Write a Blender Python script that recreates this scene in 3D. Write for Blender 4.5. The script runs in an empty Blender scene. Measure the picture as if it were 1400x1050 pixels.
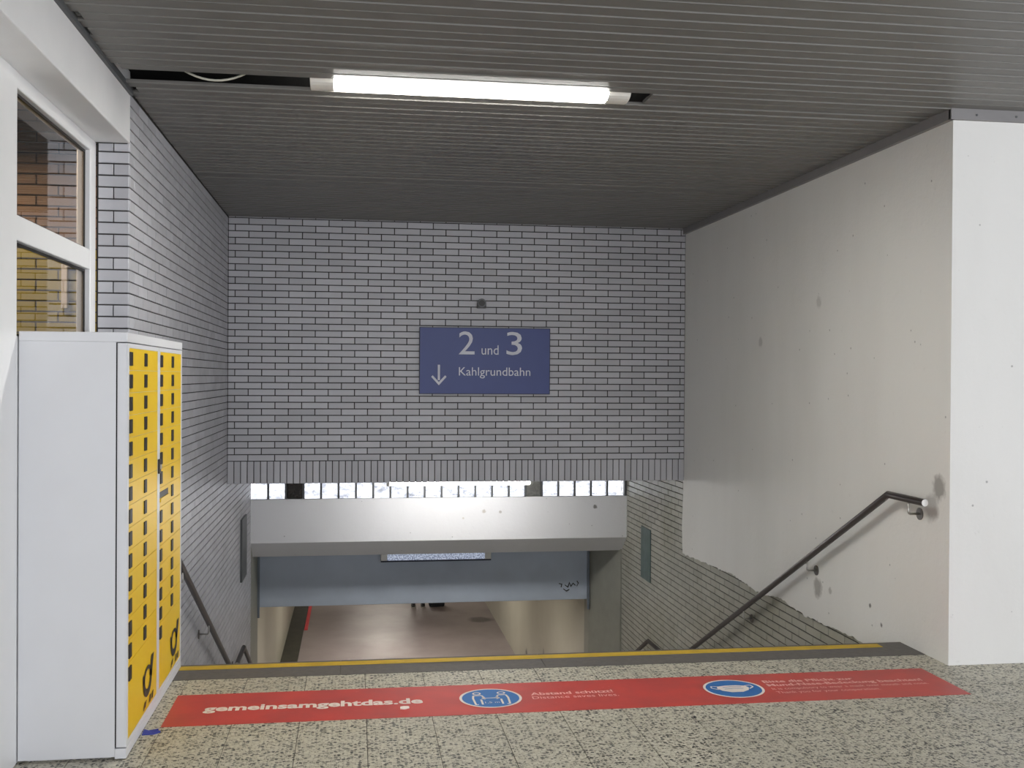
import bpy, math, random
from mathutils import Vector, Matrix
random.seed(7)
S = bpy.context.scene
COL = S.collection

# ------------------------------------------------------------------ camera
F_PX, YAW, PITCH, ROLL, EYE = 1446.8, 0.1477, 0.0066, 0.0063, 1.60
_f = Vector((math.sin(YAW), math.cos(YAW), 0)); _r = Vector((math.cos(YAW), -math.sin(YAW), 0)); _u = Vector((0, 0, 1))
FWD = (_f * math.cos(PITCH) - _u * math.sin(PITCH)).normalized()
UP0 = (_u * math.cos(PITCH) + _f * math.sin(PITCH)).normalized()
RGT = _r * math.cos(ROLL) + UP0 * math.sin(ROLL)
DWN = _r * math.sin(ROLL) - UP0 * math.cos(ROLL)
cam = bpy.data.cameras.new('camera'); camo = bpy.data.objects.new('camera', cam); COL.objects.link(camo)
cam.sensor_width = 36.0; cam.lens = F_PX / 1400 * 36.0; cam.clip_start = 0.05; cam.clip_end = 200
M = Matrix((RGT, -DWN, -FWD)).transposed().to_4x4(); M.translation = Vector((0, 0, EYE)); camo.matrix_world = M
S.camera = camo

def proj(p):
    v = Vector(p) - Vector((0, 0, EYE)); d = v.dot(FWD)
    return (700 + F_PX * v.dot(RGT) / d, 525 + F_PX * v.dot(DWN) / d, d)

# ------------------------------------------------------------------ light
W = bpy.data.worlds.new('overcast_sky'); S.world = W; W.use_nodes = True
bg = W.node_tree.nodes['Background']; bg.inputs[0].default_value = (0.91, 0.935, 1.0, 1); bg.inputs[1].default_value = 3.4
S.view_settings.view_transform = 'Standard'; S.view_settings.look = 'None'
S.view_settings.exposure = 0.42; S.view_settings.gamma = 1.0; S.view_settings.use_curve_mapping = False
S.cycles.use_denoising = True
S.cycles.max_bounces = 10; S.cycles.diffuse_bounces = 5; S.cycles.glossy_bounces = 4; S.cycles.transmission_bounces = 8
S.cycles.sample_clamp_indirect = 6.0
S.cycles.caustics_reflective = False; S.cycles.caustics_refractive = False

def area(name, loc, rot, sx, sy, power, col=(1, 1, 1), portal=False):
    l = bpy.data.lights.new(name, 'AREA'); l.shape = 'RECTANGLE'; l.size = sx; l.size_y = sy; l.energy = power; l.color = col
    if portal: l.cycles.is_portal = True
    o = bpy.data.objects.new(name, l); COL.objects.link(o); o.location = loc; o.rotation_euler = rot
    return o
# the open glazed entrance front of the hall behind the camera: sky enters there (portal only guides sampling)
area('entrance_portal', (3.3, -5.0, 1.56), (math.radians(90), 0, 0), 9.2, 3.0, 1, portal=True)
# open doorway in the same front on the left, behind the camera
area('doorway_portal', (-1.45, -2.6, 1.41), (math.radians(90), 0, math.radians(-90)), 4.6, 2.8, 1, portal=True)
# glazed front along the right side of the hall
area('side_portal', (8.05, -1.2, 1.56), (math.radians(90), 0, math.radians(90)), 7.4, 3.0, 1, portal=True)
# fluorescent lamps of the underpass, on its ceiling behind the blue beam
for ty in (15.2, 20.0, 27.0, 34.0):
    area('underpass_tube', (0.9, ty, -1.34), (0, 0, 0), 1.5, 0.14, 34 if ty < 16 else 46, (1.0, 0.94, 0.83))
# shop lamp behind the window
area('shop_lamp', (-2.1, 5.6, 2.90), (0, 0, 0), 0.5, 0.5, 18, (1.0, 0.72, 0.45))

# ------------------------------------------------------------------ geometry constants
XL, XR, YB, ZC, YG = -1.19, 3.30, 10.315, 3.107, 12.65
YP, YE, YW = 5.49, 6.0, 5.88
ROW, BRK, Z0 = 0.0625, 0.25, 0.783
ZT = -3.70                      # underpass floor

# ------------------------------------------------------------------ helpers
class MB:
    def __init__(s): s.v = []; s.f = []
    def box(s, x0, x1, y0, y1, z0, z1):
        b = len(s.v); s.v += [(x, y, z) for z in (z0, z1) for y in (y0, y1) for x in (x0, x1)]
        s.f += [tuple(b + i for i in q) for q in ((0, 2, 3, 1), (4, 5, 7, 6), (0, 1, 5, 4), (2, 6, 7, 3), (0, 4, 6, 2), (1, 3, 7, 5))]
        return s
    def prism(s, pts, axis, a, b):
        """closed 2-D outline extruded along an axis from a to b; pts give the two other axes in order"""
        n = len(pts); o = len(s.v)
        def put(p, t): q = list(p); q.insert(axis, t); return tuple(q)
        s.v += [put(p, a) for p in pts] + [put(p, b) for p in pts]
        s.f.append(tuple(o + i for i in range(n - 1, -1, -1))); s.f.append(tuple(o + n + i for i in range(n)))
        s.f += [(o + i, o + (i + 1) % n, o + n + (i + 1) % n, o + n + i) for i in range(n)]
        return s
    def tube(s, path, r, n=12, caps=True):
        path = [Vector(p) for p in path]; o = len(s.v); ref = Vector((0.31, 0.17, 0.93))
        for i, p in enumerate(path):
            t = ((path[i] - path[i - 1]).normalized() if i else Vector()) + ((path[i + 1] - path[i]).normalized() if i < len(path) - 1 else Vector())
            t.normalize(); a = ref.cross(t)
            if a.length < 0.05: a = Vector((1, 0, 0)).cross(t)
            a.normalize(); c = t.cross(a)
            k = 1.0
            if 0 < i < len(path) - 1:
                k = 1.0 / max(0.5, t.dot((path[i] - path[i - 1]).normalized()))
            for j in range(n):
                w = 2 * math.pi * j / n; s.v.append(tuple(p + (a * math.cos(w) + c * math.sin(w)) * r * (k if 0 < i < len(path) - 1 else 1)))
        for i in range(len(path) - 1):
            for j in range(n):
                s.f.append((o + i * n + j, o + i * n + (j + 1) % n, o + (i + 1) * n + (j + 1) % n, o + (i + 1) * n + j))
        if caps:
            s.f.append(tuple(o + j for j in range(n - 1, -1, -1))); e = o + (len(path) - 1) * n; s.f.append(tuple(e + j for j in range(n)))
        return s
    def mesh(s, name):
        m = bpy.data.meshes.new(name); m.from_pydata(s.v, [], s.f); m.update(); return m
    def build(s, name, mat, parent=None, smooth=False, bevel=0):
        o = link(name, s.mesh(name), mat, parent)
        import bmesh
        bm = bmesh.new(); bm.from_mesh(o.data); bmesh.ops.recalc_face_normals(bm, faces=bm.faces); bm.to_mesh(o.data); bm.free()
        if smooth:
            for p in o.data.polygons: p.use_smooth = True
        if bevel:
            md = o.modifiers.new('edge', 'BEVEL'); md.width = bevel; md.segments = 2; md.limit_method = 'ANGLE'
        return o

def link(name, mesh, mat=None, parent=None):
    o = bpy.data.objects.new(name, mesh); COL.objects.link(o)
    if mat is not None and not mesh.materials: mesh.materials.append(mat)
    if parent is not None: o.parent = parent
    return o
def tag(o, label, cat, group=None, kind=None):
    o['label'] = label; o['category'] = cat
    if group: o['group'] = group
    if kind: o['kind'] = kind
    return o
def struct(o, label, cat): return tag(o, label, cat, kind='structure')
def empty(name, loc=(0, 0, 0)):
    o = bpy.data.objects.new(name, None); COL.objects.link(o); o.location = loc; o.empty_display_size = 0.1
    return o

# ------------------------------------------------------------------ materials
def srgb(r, g, b):
    f = lambda c: (c / 255 / 12.92) if c / 255 <= 0.04045 else ((c / 255 + 0.055) / 1.055) ** 2.4
    return (f(r), f(g), f(b), 1)
class Mat:
    def __init__(s, name):
        s.m = bpy.data.materials.new(name); s.m.use_nodes = True; s.t = s.m.node_tree; s.n = s.t.nodes; s.l = s.t.links
        s.p = s.n['Principled BSDF']
    def node(s, ty, **kw):
        n = s.n.new(ty)
        for k, v in kw.items():
            if k.startswith('i_'):
                key = k[2:]; n.inputs[int(key) if key.isdigit() else key].default_value = v
            else: setattr(n, k, v)
        return n
    def link(s, a, b): s.l.new(a, b)
    def pos(s): return s.node('ShaderNodeNewGeometry').outputs['Position']
    def noise(s, scale, detail=3, vec=None, rough=0.55):
        n = s.node('ShaderNodeTexNoise', i_Scale=scale, i_Detail=detail, i_Roughness=rough)
        s.link(vec if vec is not None else s.pos(), n.inputs['Vector']); return n.outputs['Fac']
    def ramp(s, fac, stops, interp='LINEAR'):
        n = s.node('ShaderNodeValToRGB'); n.color_ramp.interpolation = interp; s.link(fac, n.inputs[0])
        while len(n.color_ramp.elements) < len(stops): n.color_ramp.elements.new(0.5)
        for e, (p, c) in zip(n.color_ramp.elements, stops): e.position = p; e.color = c if len(c) == 4 else (*c, 1)
        return n.outputs['Color']
    def mix(s, fac, a, b, mode='MIX'):
        n = s.node('ShaderNodeMix', data_type='RGBA', blend_type=mode)
        for sock, v in ((n.inputs[0], fac), (n.inputs[6], a), (n.inputs[7], b)):
            if hasattr(v, 'is_output'): s.link(v, sock)
            else: sock.default_value = v
        return n.outputs[2]
    def math(s, op, a, b=None, clamp=False):
        n = s.node('ShaderNodeMath', operation=op, use_clamp=clamp)
        for i, v in enumerate((a, b)):
            if v is None: continue
            if hasattr(v, 'is_output'): s.link(v, n.inputs[i])
            else: n.inputs[i].default_value = v
        return n.outputs[0]
    def mapr(s, v, a, b, c=0.0, d=1.0):
        n = s.node('ShaderNodeMapRange'); s.link(v, n.inputs[0])
        for i, x in enumerate((a, b, c, d)): n.inputs[1 + i].default_value = x
        return n.outputs[0]
    def color(s, c):
        if hasattr(c, 'is_output'): s.link(c, s.p.inputs['Base Color'])
        else: s.p.inputs['Base Color'].default_value = c
        return s
    def set(s, **kw):
        for k, v in kw.items():
            i = s.p.inputs[k.replace('_', ' ')]
            if hasattr(v, 'is_output'): s.link(v, i)
            else: i.default_value = v
        return s
    def bump(s, h, strength=0.2, dist=0.01):
        n = s.node('ShaderNodeBump', i_Strength=strength, i_Distance=dist); s.link(h, n.inputs['Height']); s.link(n.outputs[0], s.p.inputs['Normal']); return s
    def vscale(s, vec, k):
        n = s.node('ShaderNodeVectorMath', operation='MULTIPLY'); s.link(vec, n.inputs[0]); n.inputs[1].default_value = k; return n.outputs[0]

def plain(name, c, rough=0.5, var=0.06, scale=6, metal=0.0, bump=0.0, bscale=120):
    m = Mat(name); k = m.mapr(m.noise(scale, 4), 0.3, 0.7, 1 - var, 1 + var)
    cc = m.node('ShaderNodeCombineColor'); [m.link(k, cc.inputs[i]) for i in range(3)]
    m.color(m.mix(1.0, c, cc.outputs[0], 'MULTIPLY')).set(Roughness=rough, Metallic=metal)
    if bump: m.bump(m.noise(bscale, 3), bump, 0.004)
    return m.m

def brick_mat(name, c, rough, spread=0.10, dirt=None):
    m = Mat(name)
    oi = m.node('ShaderNodeObjectInfo').outputs['Random']; ri = m.node('ShaderNodeNewGeometry').outputs['Random Per Island']
    r = m.math('FRACT', m.math('ADD', oi, m.math('MULTIPLY', ri, 7.31)))
    k = m.math('MULTIPLY', m.mapr(r, 0, 1, 1 - spread, 1 + spread), m.mapr(m.noise(1.3, 4), 0.3, 0.7, 0.95, 1.05))
    cc = m.node('ShaderNodeCombineColor'); [m.link(k, cc.inputs[i]) for i in range(3)]
    col = m.mix(1.0, c, cc.outputs[0], 'MULTIPLY')
    if dirt is not None:
        col = m.mix(m.mapr(m.noise(1.7, 5, m.vscale(m.pos(), (1, 1, 0.5))), 0.48, 0.72, 0, 0.55), col, dirt)
    m.color(col).set(Roughness=m.mapr(m.noise(9, 3), 0.3, 0.7, rough - 0.07, rough + 0.07)); m.bump(m.noise(60, 2), 0.08, 0.003)
    return m.m

def spot(m, centre, rad, amp=0.5, seed=3.0):
    """0..1 blotch of irregular outline round a place on a wall"""
    d = m.node('ShaderNodeVectorMath', operation='DISTANCE'); m.link(m.pos(), d.inputs[0]); d.inputs[1].default_value = centre
    n = m.noise(min(60, 1.6 / rad), 4)
    v = m.math('ADD', m.math('DIVIDE', d.outputs['Value'], rad), m.mapr(n, 0, 1, -amp, amp))
    return m.mapr(v, 1.0, 0.55, 0, 1)

def plaster_mat(name, base, grey, spots=()):
    m = Mat(name)
    col = m.mix(m.mapr(m.noise(0.9, 5, m.vscale(m.pos(), (1, 1, 0.35))), 0.42, 0.72, 0, 0.35), base, grey)
    v = m.noise(14, 5, rough=0.7)
    col = m.mix(m.mapr(v, 0.66, 0.72, 0, 0.35), col, grey)
    specks = m.node('ShaderNodeTexVoronoi', i_Scale=7.0); m.link(m.pos(), specks.inputs['Vector'])
    col = m.mix(m.mapr(specks.outputs['Distance'], 0.06, 0.035, 0, 0.5), col, srgb(90, 88, 84))
    for c, r, k, dark in spots: col = m.mix(m.math('MULTIPLY', spot(m, c, r), k), col, dark)
    m.color(col).set(Roughness=0.75)
    h = m.math('ADD', m.noise(30, 5, rough=0.65), m.math('MULTIPLY', m.noise(5, 2), 1.5)); m.bump(h, 0.35, 0.006)
    return m.m

def terrazzo():
    m = Mat('terrazzo'); p = m.pos()
    def chips(scale, seed):
        v = m.node('ShaderNodeTexVoronoi', i_Scale=scale); q = m.node('ShaderNodeVectorMath', operation='ADD'); m.link(m.vscale(p, (1, 1, 0.0)), q.inputs[0]); q.inputs[1].default_value = (seed, seed * 0.7, 0.3)
        m.link(q.outputs[0], v.inputs['Vector']); v.voronoi_dimensions = '3D'
        sp = m.node('ShaderNodeSeparateColor'); m.link(v.outputs['Color'], sp.inputs[0]); return v.outputs['Distance'], sp.outputs[0], sp.outputs[1]
    d1, r1, g1 = chips(58, 1.3); d2, r2, g2 = chips(120, 5.1)
    base = m.mix(m.noise(3, 3), srgb(178, 173, 156), srgb(188, 183, 166))
    c1 = m.ramp(r1, [(0, srgb(50, 50, 48)), (0.19, srgb(70, 69, 67)), (0.20, srgb(100, 98, 90)), (0.42, srgb(122, 118, 107)), (0.43, srgb(200, 196, 180)), (1, srgb(170, 164, 146))], 'CONSTANT')
    c2 = m.ramp(r2, [(0, srgb(46, 46, 44)), (0.14, srgb(98, 95, 87)), (0.30, srgb(142, 137, 122)), (0.42, srgb(190, 186, 170)), (1, srgb(176, 171, 154))], 'CONSTANT')
    col = m.mix(m.mapr(d2, 0.56, 0.46, 0, 0.9), base, c2)
    col = m.mix(m.math('MULTIPLY', m.mapr(d1, 0.5, 0.42, 0, 1), m.mapr(g1, 0.15, 0.16, 0, 1)), col, c1)
    col = m.mix(m.mapr(m.noise(1.2, 4), 0.45, 0.75, 0, 0.22), col, srgb(120, 115, 104))
    m.color(col).set(Roughness=m.mapr(m.noise(5, 4), 0.3, 0.7, 0.38, 0.55)); return m.m

def emit(name, c, strength):
    m = Mat(name); m.color(c).set(Roughness=0.4, Emission_Color=c, Emission_Strength=strength); return m.m

MT = dict(
    brick=brick_mat('glazed_grey_brick', srgb(182, 182, 187), 0.42, 0.09),
    brick_stair=brick_mat('warm_lit_grimy_brick', srgb(172, 171, 160), 0.36, 0.08, srgb(138, 136, 112)),  # real grime, plus the stair lamp's warm light put into the base colour
    brick_yellow=brick_mat('yellow_painted_brick', srgb(168, 158, 36), 0.5, 0.05),
    brick_brown=brick_mat('brown_shop_brick', srgb(150, 122, 100), 0.5, 0.05),
    mortar=plain('dark_mortar', srgb(60, 58, 56), 0.9, 0.12),
    terrazzo=terrazzo(),
    grout=plain('floor_grout', srgb(84, 80, 74), 0.9, 0.1),
    slat=plain('grey_metal_slat', srgb(112, 110, 106), 0.42, 0.04, 2.0),
    void=plain('ceiling_void', srgb(24, 22, 21), 0.95, 0.3),
    trim=plain('grey_trim', srgb(132, 130, 130), 0.5, 0.06),
    white=plain('white_paint', srgb(232, 232, 232), 0.45, 0.03, 3),
    frame=plain('white_window_frame', srgb(240, 240, 240), 0.3, 0.02, 3),
    soffit=plain('white_soffit', srgb(214, 210, 204), 0.7, 0.05),
    locker=None, yellow=None,
    stepstone=plain('pale_step_stone', srgb(206, 204, 200), 0.6, 0.08, 12),
    black=plain('black_plastic', srgb(34, 30, 26), 0.45, 0.1),
    rail=plain('dark_brown_rail', srgb(66, 58, 55), 0.36, 0.08, 20, metal=0.35),
    steel=plain('stainless_steel', srgb(190, 188, 184), 0.28, 0.04, metal=0.9),
    rose=plain('grey_steel_disc', srgb(110, 106, 102), 0.4, 0.08, metal=0.6),
    stone=plain('dark_stone_nosing', srgb(96, 92, 88), 0.6, 0.14, 30, bump=0.1),
    yelline=plain('yellow_nosing_strip', srgb(196, 162, 44), 0.6, 0.14, 9),
    red=None,
    sticker_white=plain('sticker_white', srgb(226, 216, 208), 0.5, 0.05),
    sticker_pink=plain('sticker_pale_print', srgb(232, 178, 170), 0.5, 0.05),
    sticker_blue=plain('sticker_blue', srgb(44, 108, 176), 0.5, 0.06),
    sign=plain('sign_blue', srgb(58, 72, 132), 0.45, 0.04, 4),
    sign_edge=plain('sign_edge', srgb(36, 40, 60), 0.5, 0.05),
    sign_white=plain('sign_white', srgb(214, 216, 226), 0.5, 0.03),
    teal=plain('teal_grey_steel', srgb(96, 112, 110), 0.5, 0.16, 7),
    darkgrey=plain('dark_grey_steel', srgb(84, 86, 88), 0.5, 0.1, 7),
    blue=plain('blue_grey_paint', srgb(188, 198, 212), 0.6, 0.05, 3, bump=0.08),
    bluedark=plain('guide_channel_grey', srgb(120, 128, 138), 0.5, 0.05),
    tunnel_wall=None, tunnel_floor=None,
    gutter=plain('dark_gutter', srgb(52, 50, 40), 0.7, 0.3, 5),
    redline=plain('red_paint', srgb(216, 50, 60), 0.5, 0.05),
    cable=plain('white_cable', srgb(196, 194, 180), 0.5, 0.03),
    cap=plain('white_end_cap', srgb(226, 224, 218), 0.45, 0.04),
    tube=emit('lit_diffuser', (1.0, 0.985, 0.93, 1), 50.0),
    stairtube=emit('lit_stair_tube', (1.0, 0.985, 0.96, 1), 17.0),
    cloth=plain('dark_cloth', srgb(30, 32, 40), 0.9, 0.1), skin=plain('skin', srgb(190, 140, 112), 0.6, 0.03),
    shoe=plain('black_shoe', srgb(20, 20, 24), 0.5, 0.1), sole=plain('pale_sole', srgb(180, 176, 170), 0.7, 0.05),
    bluescrap=plain('blue_scrap', srgb(50, 62, 150), 0.6, 0.05), paper=plain('white_scrap', srgb(240, 236, 228), 0.7, 0.02),
)
def mk_locker():
    m = Mat('white_locker_steel'); col = m.mix(m.mapr(m.noise(5, 4), 0.4, 0.7, 0, 0.25), srgb(220, 221, 224), srgb(212, 212, 214))
    for c, r, k in (((-1.17, 4.6, 1.32), 0.014, 0.7), ((-1.26, 4.6, 1.29), 0.018, 0.8), ((-1.25, 4.6, 1.24), 0.014, 0.5), ((-1.19, 4.6, 0.84), 0.02, 0.35)):
        col = m.mix(m.math('MULTIPLY', spot(m, c, r, 0.8), k), col, srgb(140, 136, 134))
    m.color(col).set(Roughness=0.38); return m.m
MT['locker'] = mk_locker()
MT['yellow'] = plain('post_yellow', srgb(236, 196, 12), 0.4, 0.03, 3)
def mk_red():
    m = Mat('red_sticker'); col = m.mix(m.mapr(m.noise(4, 5), 0.4, 0.7), srgb(196, 70, 62), srgb(176, 68, 63))
    col = m.mix(m.mapr(m.noise(38, 4, rough=0.7), 0.66, 0.74, 0, 0.6), col, srgb(222, 150, 138))
    m.color(col).set(Roughness=0.45); return m.m
MT['red'] = mk_red()
def mk_tw():
    m = Mat('cream_underpass_wall'); col = m.mix(m.mapr(m.noise(0.8, 4), 0.35, 0.7), srgb(190, 187, 172), srgb(176, 173, 157))
    for c, r, k in (((3.06, 18.6, -3.34), 0.12, 0.9), ((3.06, 16.9, -2.88), 0.09, 0.55)):
        col = m.mix(m.math('MULTIPLY', spot(m, c, r, 0.5), k), col, srgb(40, 36, 32))
    m.color(col).set(Roughness=0.3); return m.m
MT['tunnel_wall'] = mk_tw()
def mk_tf():
    m = Mat('underpass_floor'); col = m.mix(m.mapr(m.noise(0.7, 5), 0.35, 0.7), srgb(150, 139, 139), srgb(134, 124, 123))
    col = m.mix(m.math('MULTIPLY', spot(m, (2.74, 22.9, ZT), 0.32, 0.4), 0.75), col, srgb(52, 48, 46))
    m.color(col).set(Roughness=m.mapr(m.noise(1.5, 3), 0.3, 0.7, 0.32, 0.45)); return m.m
MT['tunnel_floor'] = mk_tf()
GD = srgb(138, 134, 128)
MT['plaster'] = plaster_mat('white_rough_plaster', srgb(232, 231, 227), srgb(206, 204, 198),
    [((3.29, 5.60, 0.985), 0.085, 0.75, GD), ((3.29, 5.68, 0.86), 0.09, 0.45, GD), ((3.29, 7.18, 0.10), 0.085, 0.7, GD),
     ((3.29, 6.98, 0.12), 0.03, 0.5, GD), ((3.29, 6.4, 0.14), 0.02, 0.8, srgb(70, 66, 62)), ((3.29, 6.25, 0.05), 0.018, 0.8, srgb(70, 66, 62)),
     ((3.29, 8.3, 1.9), 0.05, 0.35, GD), ((3.29, 7.2, 2.15), 0.05, 0.3, GD)])
MT['beam'] = plaster_mat('white_beam_paint', srgb(228, 228, 230), srgb(206, 205, 203),
    [((2.92, YG, 0.02), 0.03, 0.8, srgb(90, 86, 80)), ((1.55, YG, -0.02), 0.028, 0.45, srgb(130, 112, 70)), ((1.75, YG, -0.03), 0.022, 0.5, srgb(110, 96, 70)), ((1.30, YG, -0.1), 0.015, 0.35, srgb(150, 130, 90))])
def mk_glass(name, tint, rough, bump):
    m = Mat(name); m.color(tint).set(Roughness=rough, Transmission_Weight=1.0, IOR=1.45)
    if bump: m.bump(m.noise(16, 3), bump, 0.02)
    return m.m
def mk_block():
    m = Mat('wavy_glass_block'); w = m.noise(9, 4, m.vscale(m.pos(), (1.0, 1.0, 1.6)), 0.7)
    m.color(m.ramp(w, [(0.38, (0.13, 0.135, 0.15)), (0.47, (0.34, 0.35, 0.365)), (0.6, (0.43, 0.43, 0.44))])).set(Roughness=0.16, Transmission_Weight=1.0, IOR=1.45)
    m.bump(m.noise(16, 3), 0.6, 0.02); return m.m
MT['block'] = mk_block()
MT['block_dark'] = plain('sooty_glass_block', srgb(34, 28, 24), 0.2, 0.5, 30)
MT['block_grey'] = plain('grey_filled_block', srgb(96, 96, 92), 0.4, 0.3, 30)
MT['pane'] = mk_glass('window_glass', (0.96, 0.97, 0.97, 1), 0.0, 0)
MT['prism'] = None
def mk_prism():
    m = Mat('prismatic_diffuser'); col = m.mix(m.mapr(m.noise(55, 2), 0.4, 0.6), srgb(128, 140, 166), srgb(206, 214, 232))
    m.color(col).set(Roughness=0.25, Emission_Color=col, Emission_Strength=0.42); return m.m
MT['prism'] = mk_prism()

# ------------------------------------------------------------------ fields of pieces (bricks, tiles)
_cache = {}
def piece_mesh(kind, w, h, depth, bev):
    key = (kind, round(w, 4), round(h, 4))
    if key not in _cache:
        mb = MB(); piece_geo(mb, 0, w, 0, h, depth, bev, lambda u, v, n: (u, v, n)); _cache[key] = mb.mesh(kind)
    return _cache[key]
def piece_geo(mb, u0, u1, v0, v1, depth, bev, fn):
    o = len(mb.v); r = []
    for n, i in ((-depth, 0), (-bev, 0), (0, bev)):
        r += [(u0 + i, v0 + i, n), (u1 - i, v0 + i, n), (u1 - i, v1 - i, n), (u0 + i, v1 - i, n)]
    mb.v += [fn(*q) for q in r]
    for k in (0, 4):
        for j in range(4): mb.f.append((o + k + j, o + k + (j + 1) % 4, o + k + 4 + (j + 1) % 4, o + k + 4 + j))
    mb.f.append((o + 8, o + 9, o + 10, o + 11))
def field(rects, origin, U, V, N, parent, name, mat, limit, seen=None, depth=0.012, bev=0.0016, jit=0.0006):
    """rects (u0,u1,v0,v1) on the plane origin + u U + v V facing N: the largest in view as objects, the rest joined"""
    U, V, N, origin = Vector(U), Vector(V), Vector(N), Vector(origin); flip = U.cross(V).dot(N) < 0
    sc = []
    for r in rects:
        c = origin + U * ((r[0] + r[1]) / 2) + V * ((r[2] + r[3]) / 2); px, py, d = proj(c)
        vis = d > 0.1 and -40 < px < 1440 and -20 < py < 1070 and (seen is None or seen(px, py, c))
        a = (r[1] - r[0]) * (r[3] - r[2]) * abs(N.dot((c - Vector((0, 0, EYE))).normalized())) / (d * d) if vis else -1
        sc.append((a, r))
    sc.sort(key=lambda t: -t[0])
    rest = MB(); nrest = 0
    for i, (a, r) in enumerate(sc):
        if a > 0 and i < limit:
            j = Vector((0, 0, random.uniform(-jit, jit)))
            if flip:   # mirror-safe: swap the axes of the plane
                A = Matrix((V, U, N)).transposed().to_4x4(); me = piece_mesh(name + mat.name, r[3] - r[2], r[1] - r[0], depth, bev)
            else:
                A = Matrix((U, V, N)).transposed().to_4x4(); me = piece_mesh(name + mat.name, r[1] - r[0], r[3] - r[2], depth, bev)
            A.translation = origin + U * r[0] + V * r[2] + N * j.z
            o = link(name, me, mat, parent); o.matrix_local = A
        else:
            fn = (lambda u, v, n: tuple(origin + U * v + V * u + N * n)) if flip else (lambda u, v, n: tuple(origin + U * u + V * v + N * n))
            if flip: piece_geo(rest, r[2], r[3], r[0], r[1], depth, bev, fn)
            else: piece_geo(rest, *r, depth, bev, fn)
            nrest += 1
    if nrest:
        o = rest.build(name + '_courses' if 'brick' in name else name + '_rows', mat, parent); o['kind'] = 'stuff'
def courses(u0, u1, v0, v1, off_even=0.0, off_odd=0.125, keep=None, gap=0.0085, z0=Z0):
    out = []; k0 = math.floor((v0 - z0) / ROW)
    for k in range(k0, math.ceil((v1 - z0) / ROW)):
        a, b = max(v0, z0 + k * ROW), min(v1, z0 + (k + 1) * ROW)
        if b - a < 0.015: continue
        off = off_even if k % 2 == 0 else off_odd
        j = math.floor((u0 - off) / BRK)
        while off + j * BRK < u1 - 0.001:
            s, e = max(u0, off + j * BRK), min(u1, off + (j + 1) * BRK); j += 1
            if e - s < 0.02: continue
            if keep is None or keep((s + e) / 2, (a + b) / 2, s, e, a, b): out.append((s + gap / 2, e - gap / 2, a + gap / 2, b - gap / 2))
    return out

# ================================================================== THE SETTING
# ---- hall floor
fl = MB().box(-1.45, 8.0, -5.0, 6.0, -0.30, -0.0035)
floor = struct(fl.build('floor', MT['grout']), 'speckled cream terrazzo tile floor of the station hall', 'floor')
T = 0.306; tiles = []
for i in range(-5, 27):
    for j in range(0, 36):
        x0, y1 = 0.063 + i * T, 5.725 - j * T; x1, y0 = x0 + T, y1 - T
        x0, x1 = max(x0, -1.45), min(x1, 8.0); y0 = max(y0, -5.0)
        if x0 > 3.25: y1 = min(y1, YP)
        if x1 - x0 > 0.03 and y1 - y0 > 0.03: tiles.append((x0 + .0016, x1 - .0016, y0 + .0016, y1 - .0016))
def tile_seen(px, py, c): return c.y > 3.5 and c.x > -1.2
field(tiles, (0, 0, 0), (1, 0, 0), (0, 1, 0), (0, 0, 1), floor, 'floor_tile', MT['terrazzo'], 300, tile_seen, 0.02, 0.0008, 0.0002)
# dark stone strip at the head of the stairs, in slabs, and its yellow strip
x = -1.19
while x < 3.29:
    w = min(1.122, 3.30 - x)
    MB().box(x + .001, x + w - .001, 5.728, YE + 0.02, -0.04, 0.0006).build('nosing_slab', MT['stone'], floor, bevel=0.0015); x += w
MB().box(-1.19, 3.13, 5.915, 5.985, 0.0006, 0.003).build('yellow_strip', MT['yelline'], floor)

# ---- stairs
st = MB(); st.prism([(YE, -0.30), (YE, -0.5), (10.5, -2.9), (11.3, -2.9), (14.2, -4.1), (14.2, -3.75), (11.6, -2.35), (10.4, -2.35)], 0, XL - 0.01, XR + 0.03)
stairs = struct(st.build('stairs', MT['stone']), 'dark stone stairs going down to the underpass', 'stairs')
R1, G1 = 2.26 / 14, 4.46 / 14
step_mesh = MB().box(XL, XR + 0.01, 0, G1 + 0.03, -0.16, 0).mesh('step')
for i in range(1, 14): link('step', step_mesh, MT['stepstone'], stairs).location = (0, YE + (i - 1) * G1, -i * R1)
MB().box(XL, XR + 0.01, YE + 13 * G1, 11.35, -2.45, -2.26).build('landing', MT['stepstone'], stairs)
R2, G2 = 1.44 / 9, 2.85 / 9
step2 = MB().box(XL, 3.06, 0, G2 + 0.03, -0.16, 0).mesh('step')
for i in range(1, 9): link('step', step2, MT['stepstone'], stairs).location = (0, 11.35 + (i - 1) * G2, -2.26 - i * R2)

def stair_z(y):
    if y < YE: return 0
    if y < 10.46: return -(y - YE) * 0.507
    if y < 11.35: return -2.26
    return -2.26 - (y - 11.35) * 0.505

# ---- left wall of glazed bricks (with its short return facing the hall)
wl = MB().prism([(YW + .012, 3.2), (YW + .012, -4.0), (12.72, -4.0), (12.72, 0.75), (10.6, 0.75), (10.6, 3.2)], 0, -1.36, XL - 0.006)
wall_left = struct(wl.build('wall_left', MT['mortar']), 'grey glazed brick wall on the left side of the stairs', 'wall')
def keep_l(u, v, s, e, a, b):
    if v < stair_z(u) - 0.15: return False
    return v < 0.63 if u > YB + .02 else True
rl = courses(YW, YB - .002, -2.4, ZC, YW, YW + 0.125, keep_l, gap=.0065) + courses(YB, 12.70, -2.6, 0.63, YW, YW + 0.125, keep_l, gap=.0065)
def seen_l(px, py, c):
    if px < 178: return False
    if px < 252 and py > 448: return False
    return py < 905
field(rl, (XL, 0, 0), (0, 1, 0), (0, 0, 1), (1, 0, 0), wall_left, 'brick', MT['brick'], 300, seen_l)
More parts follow.
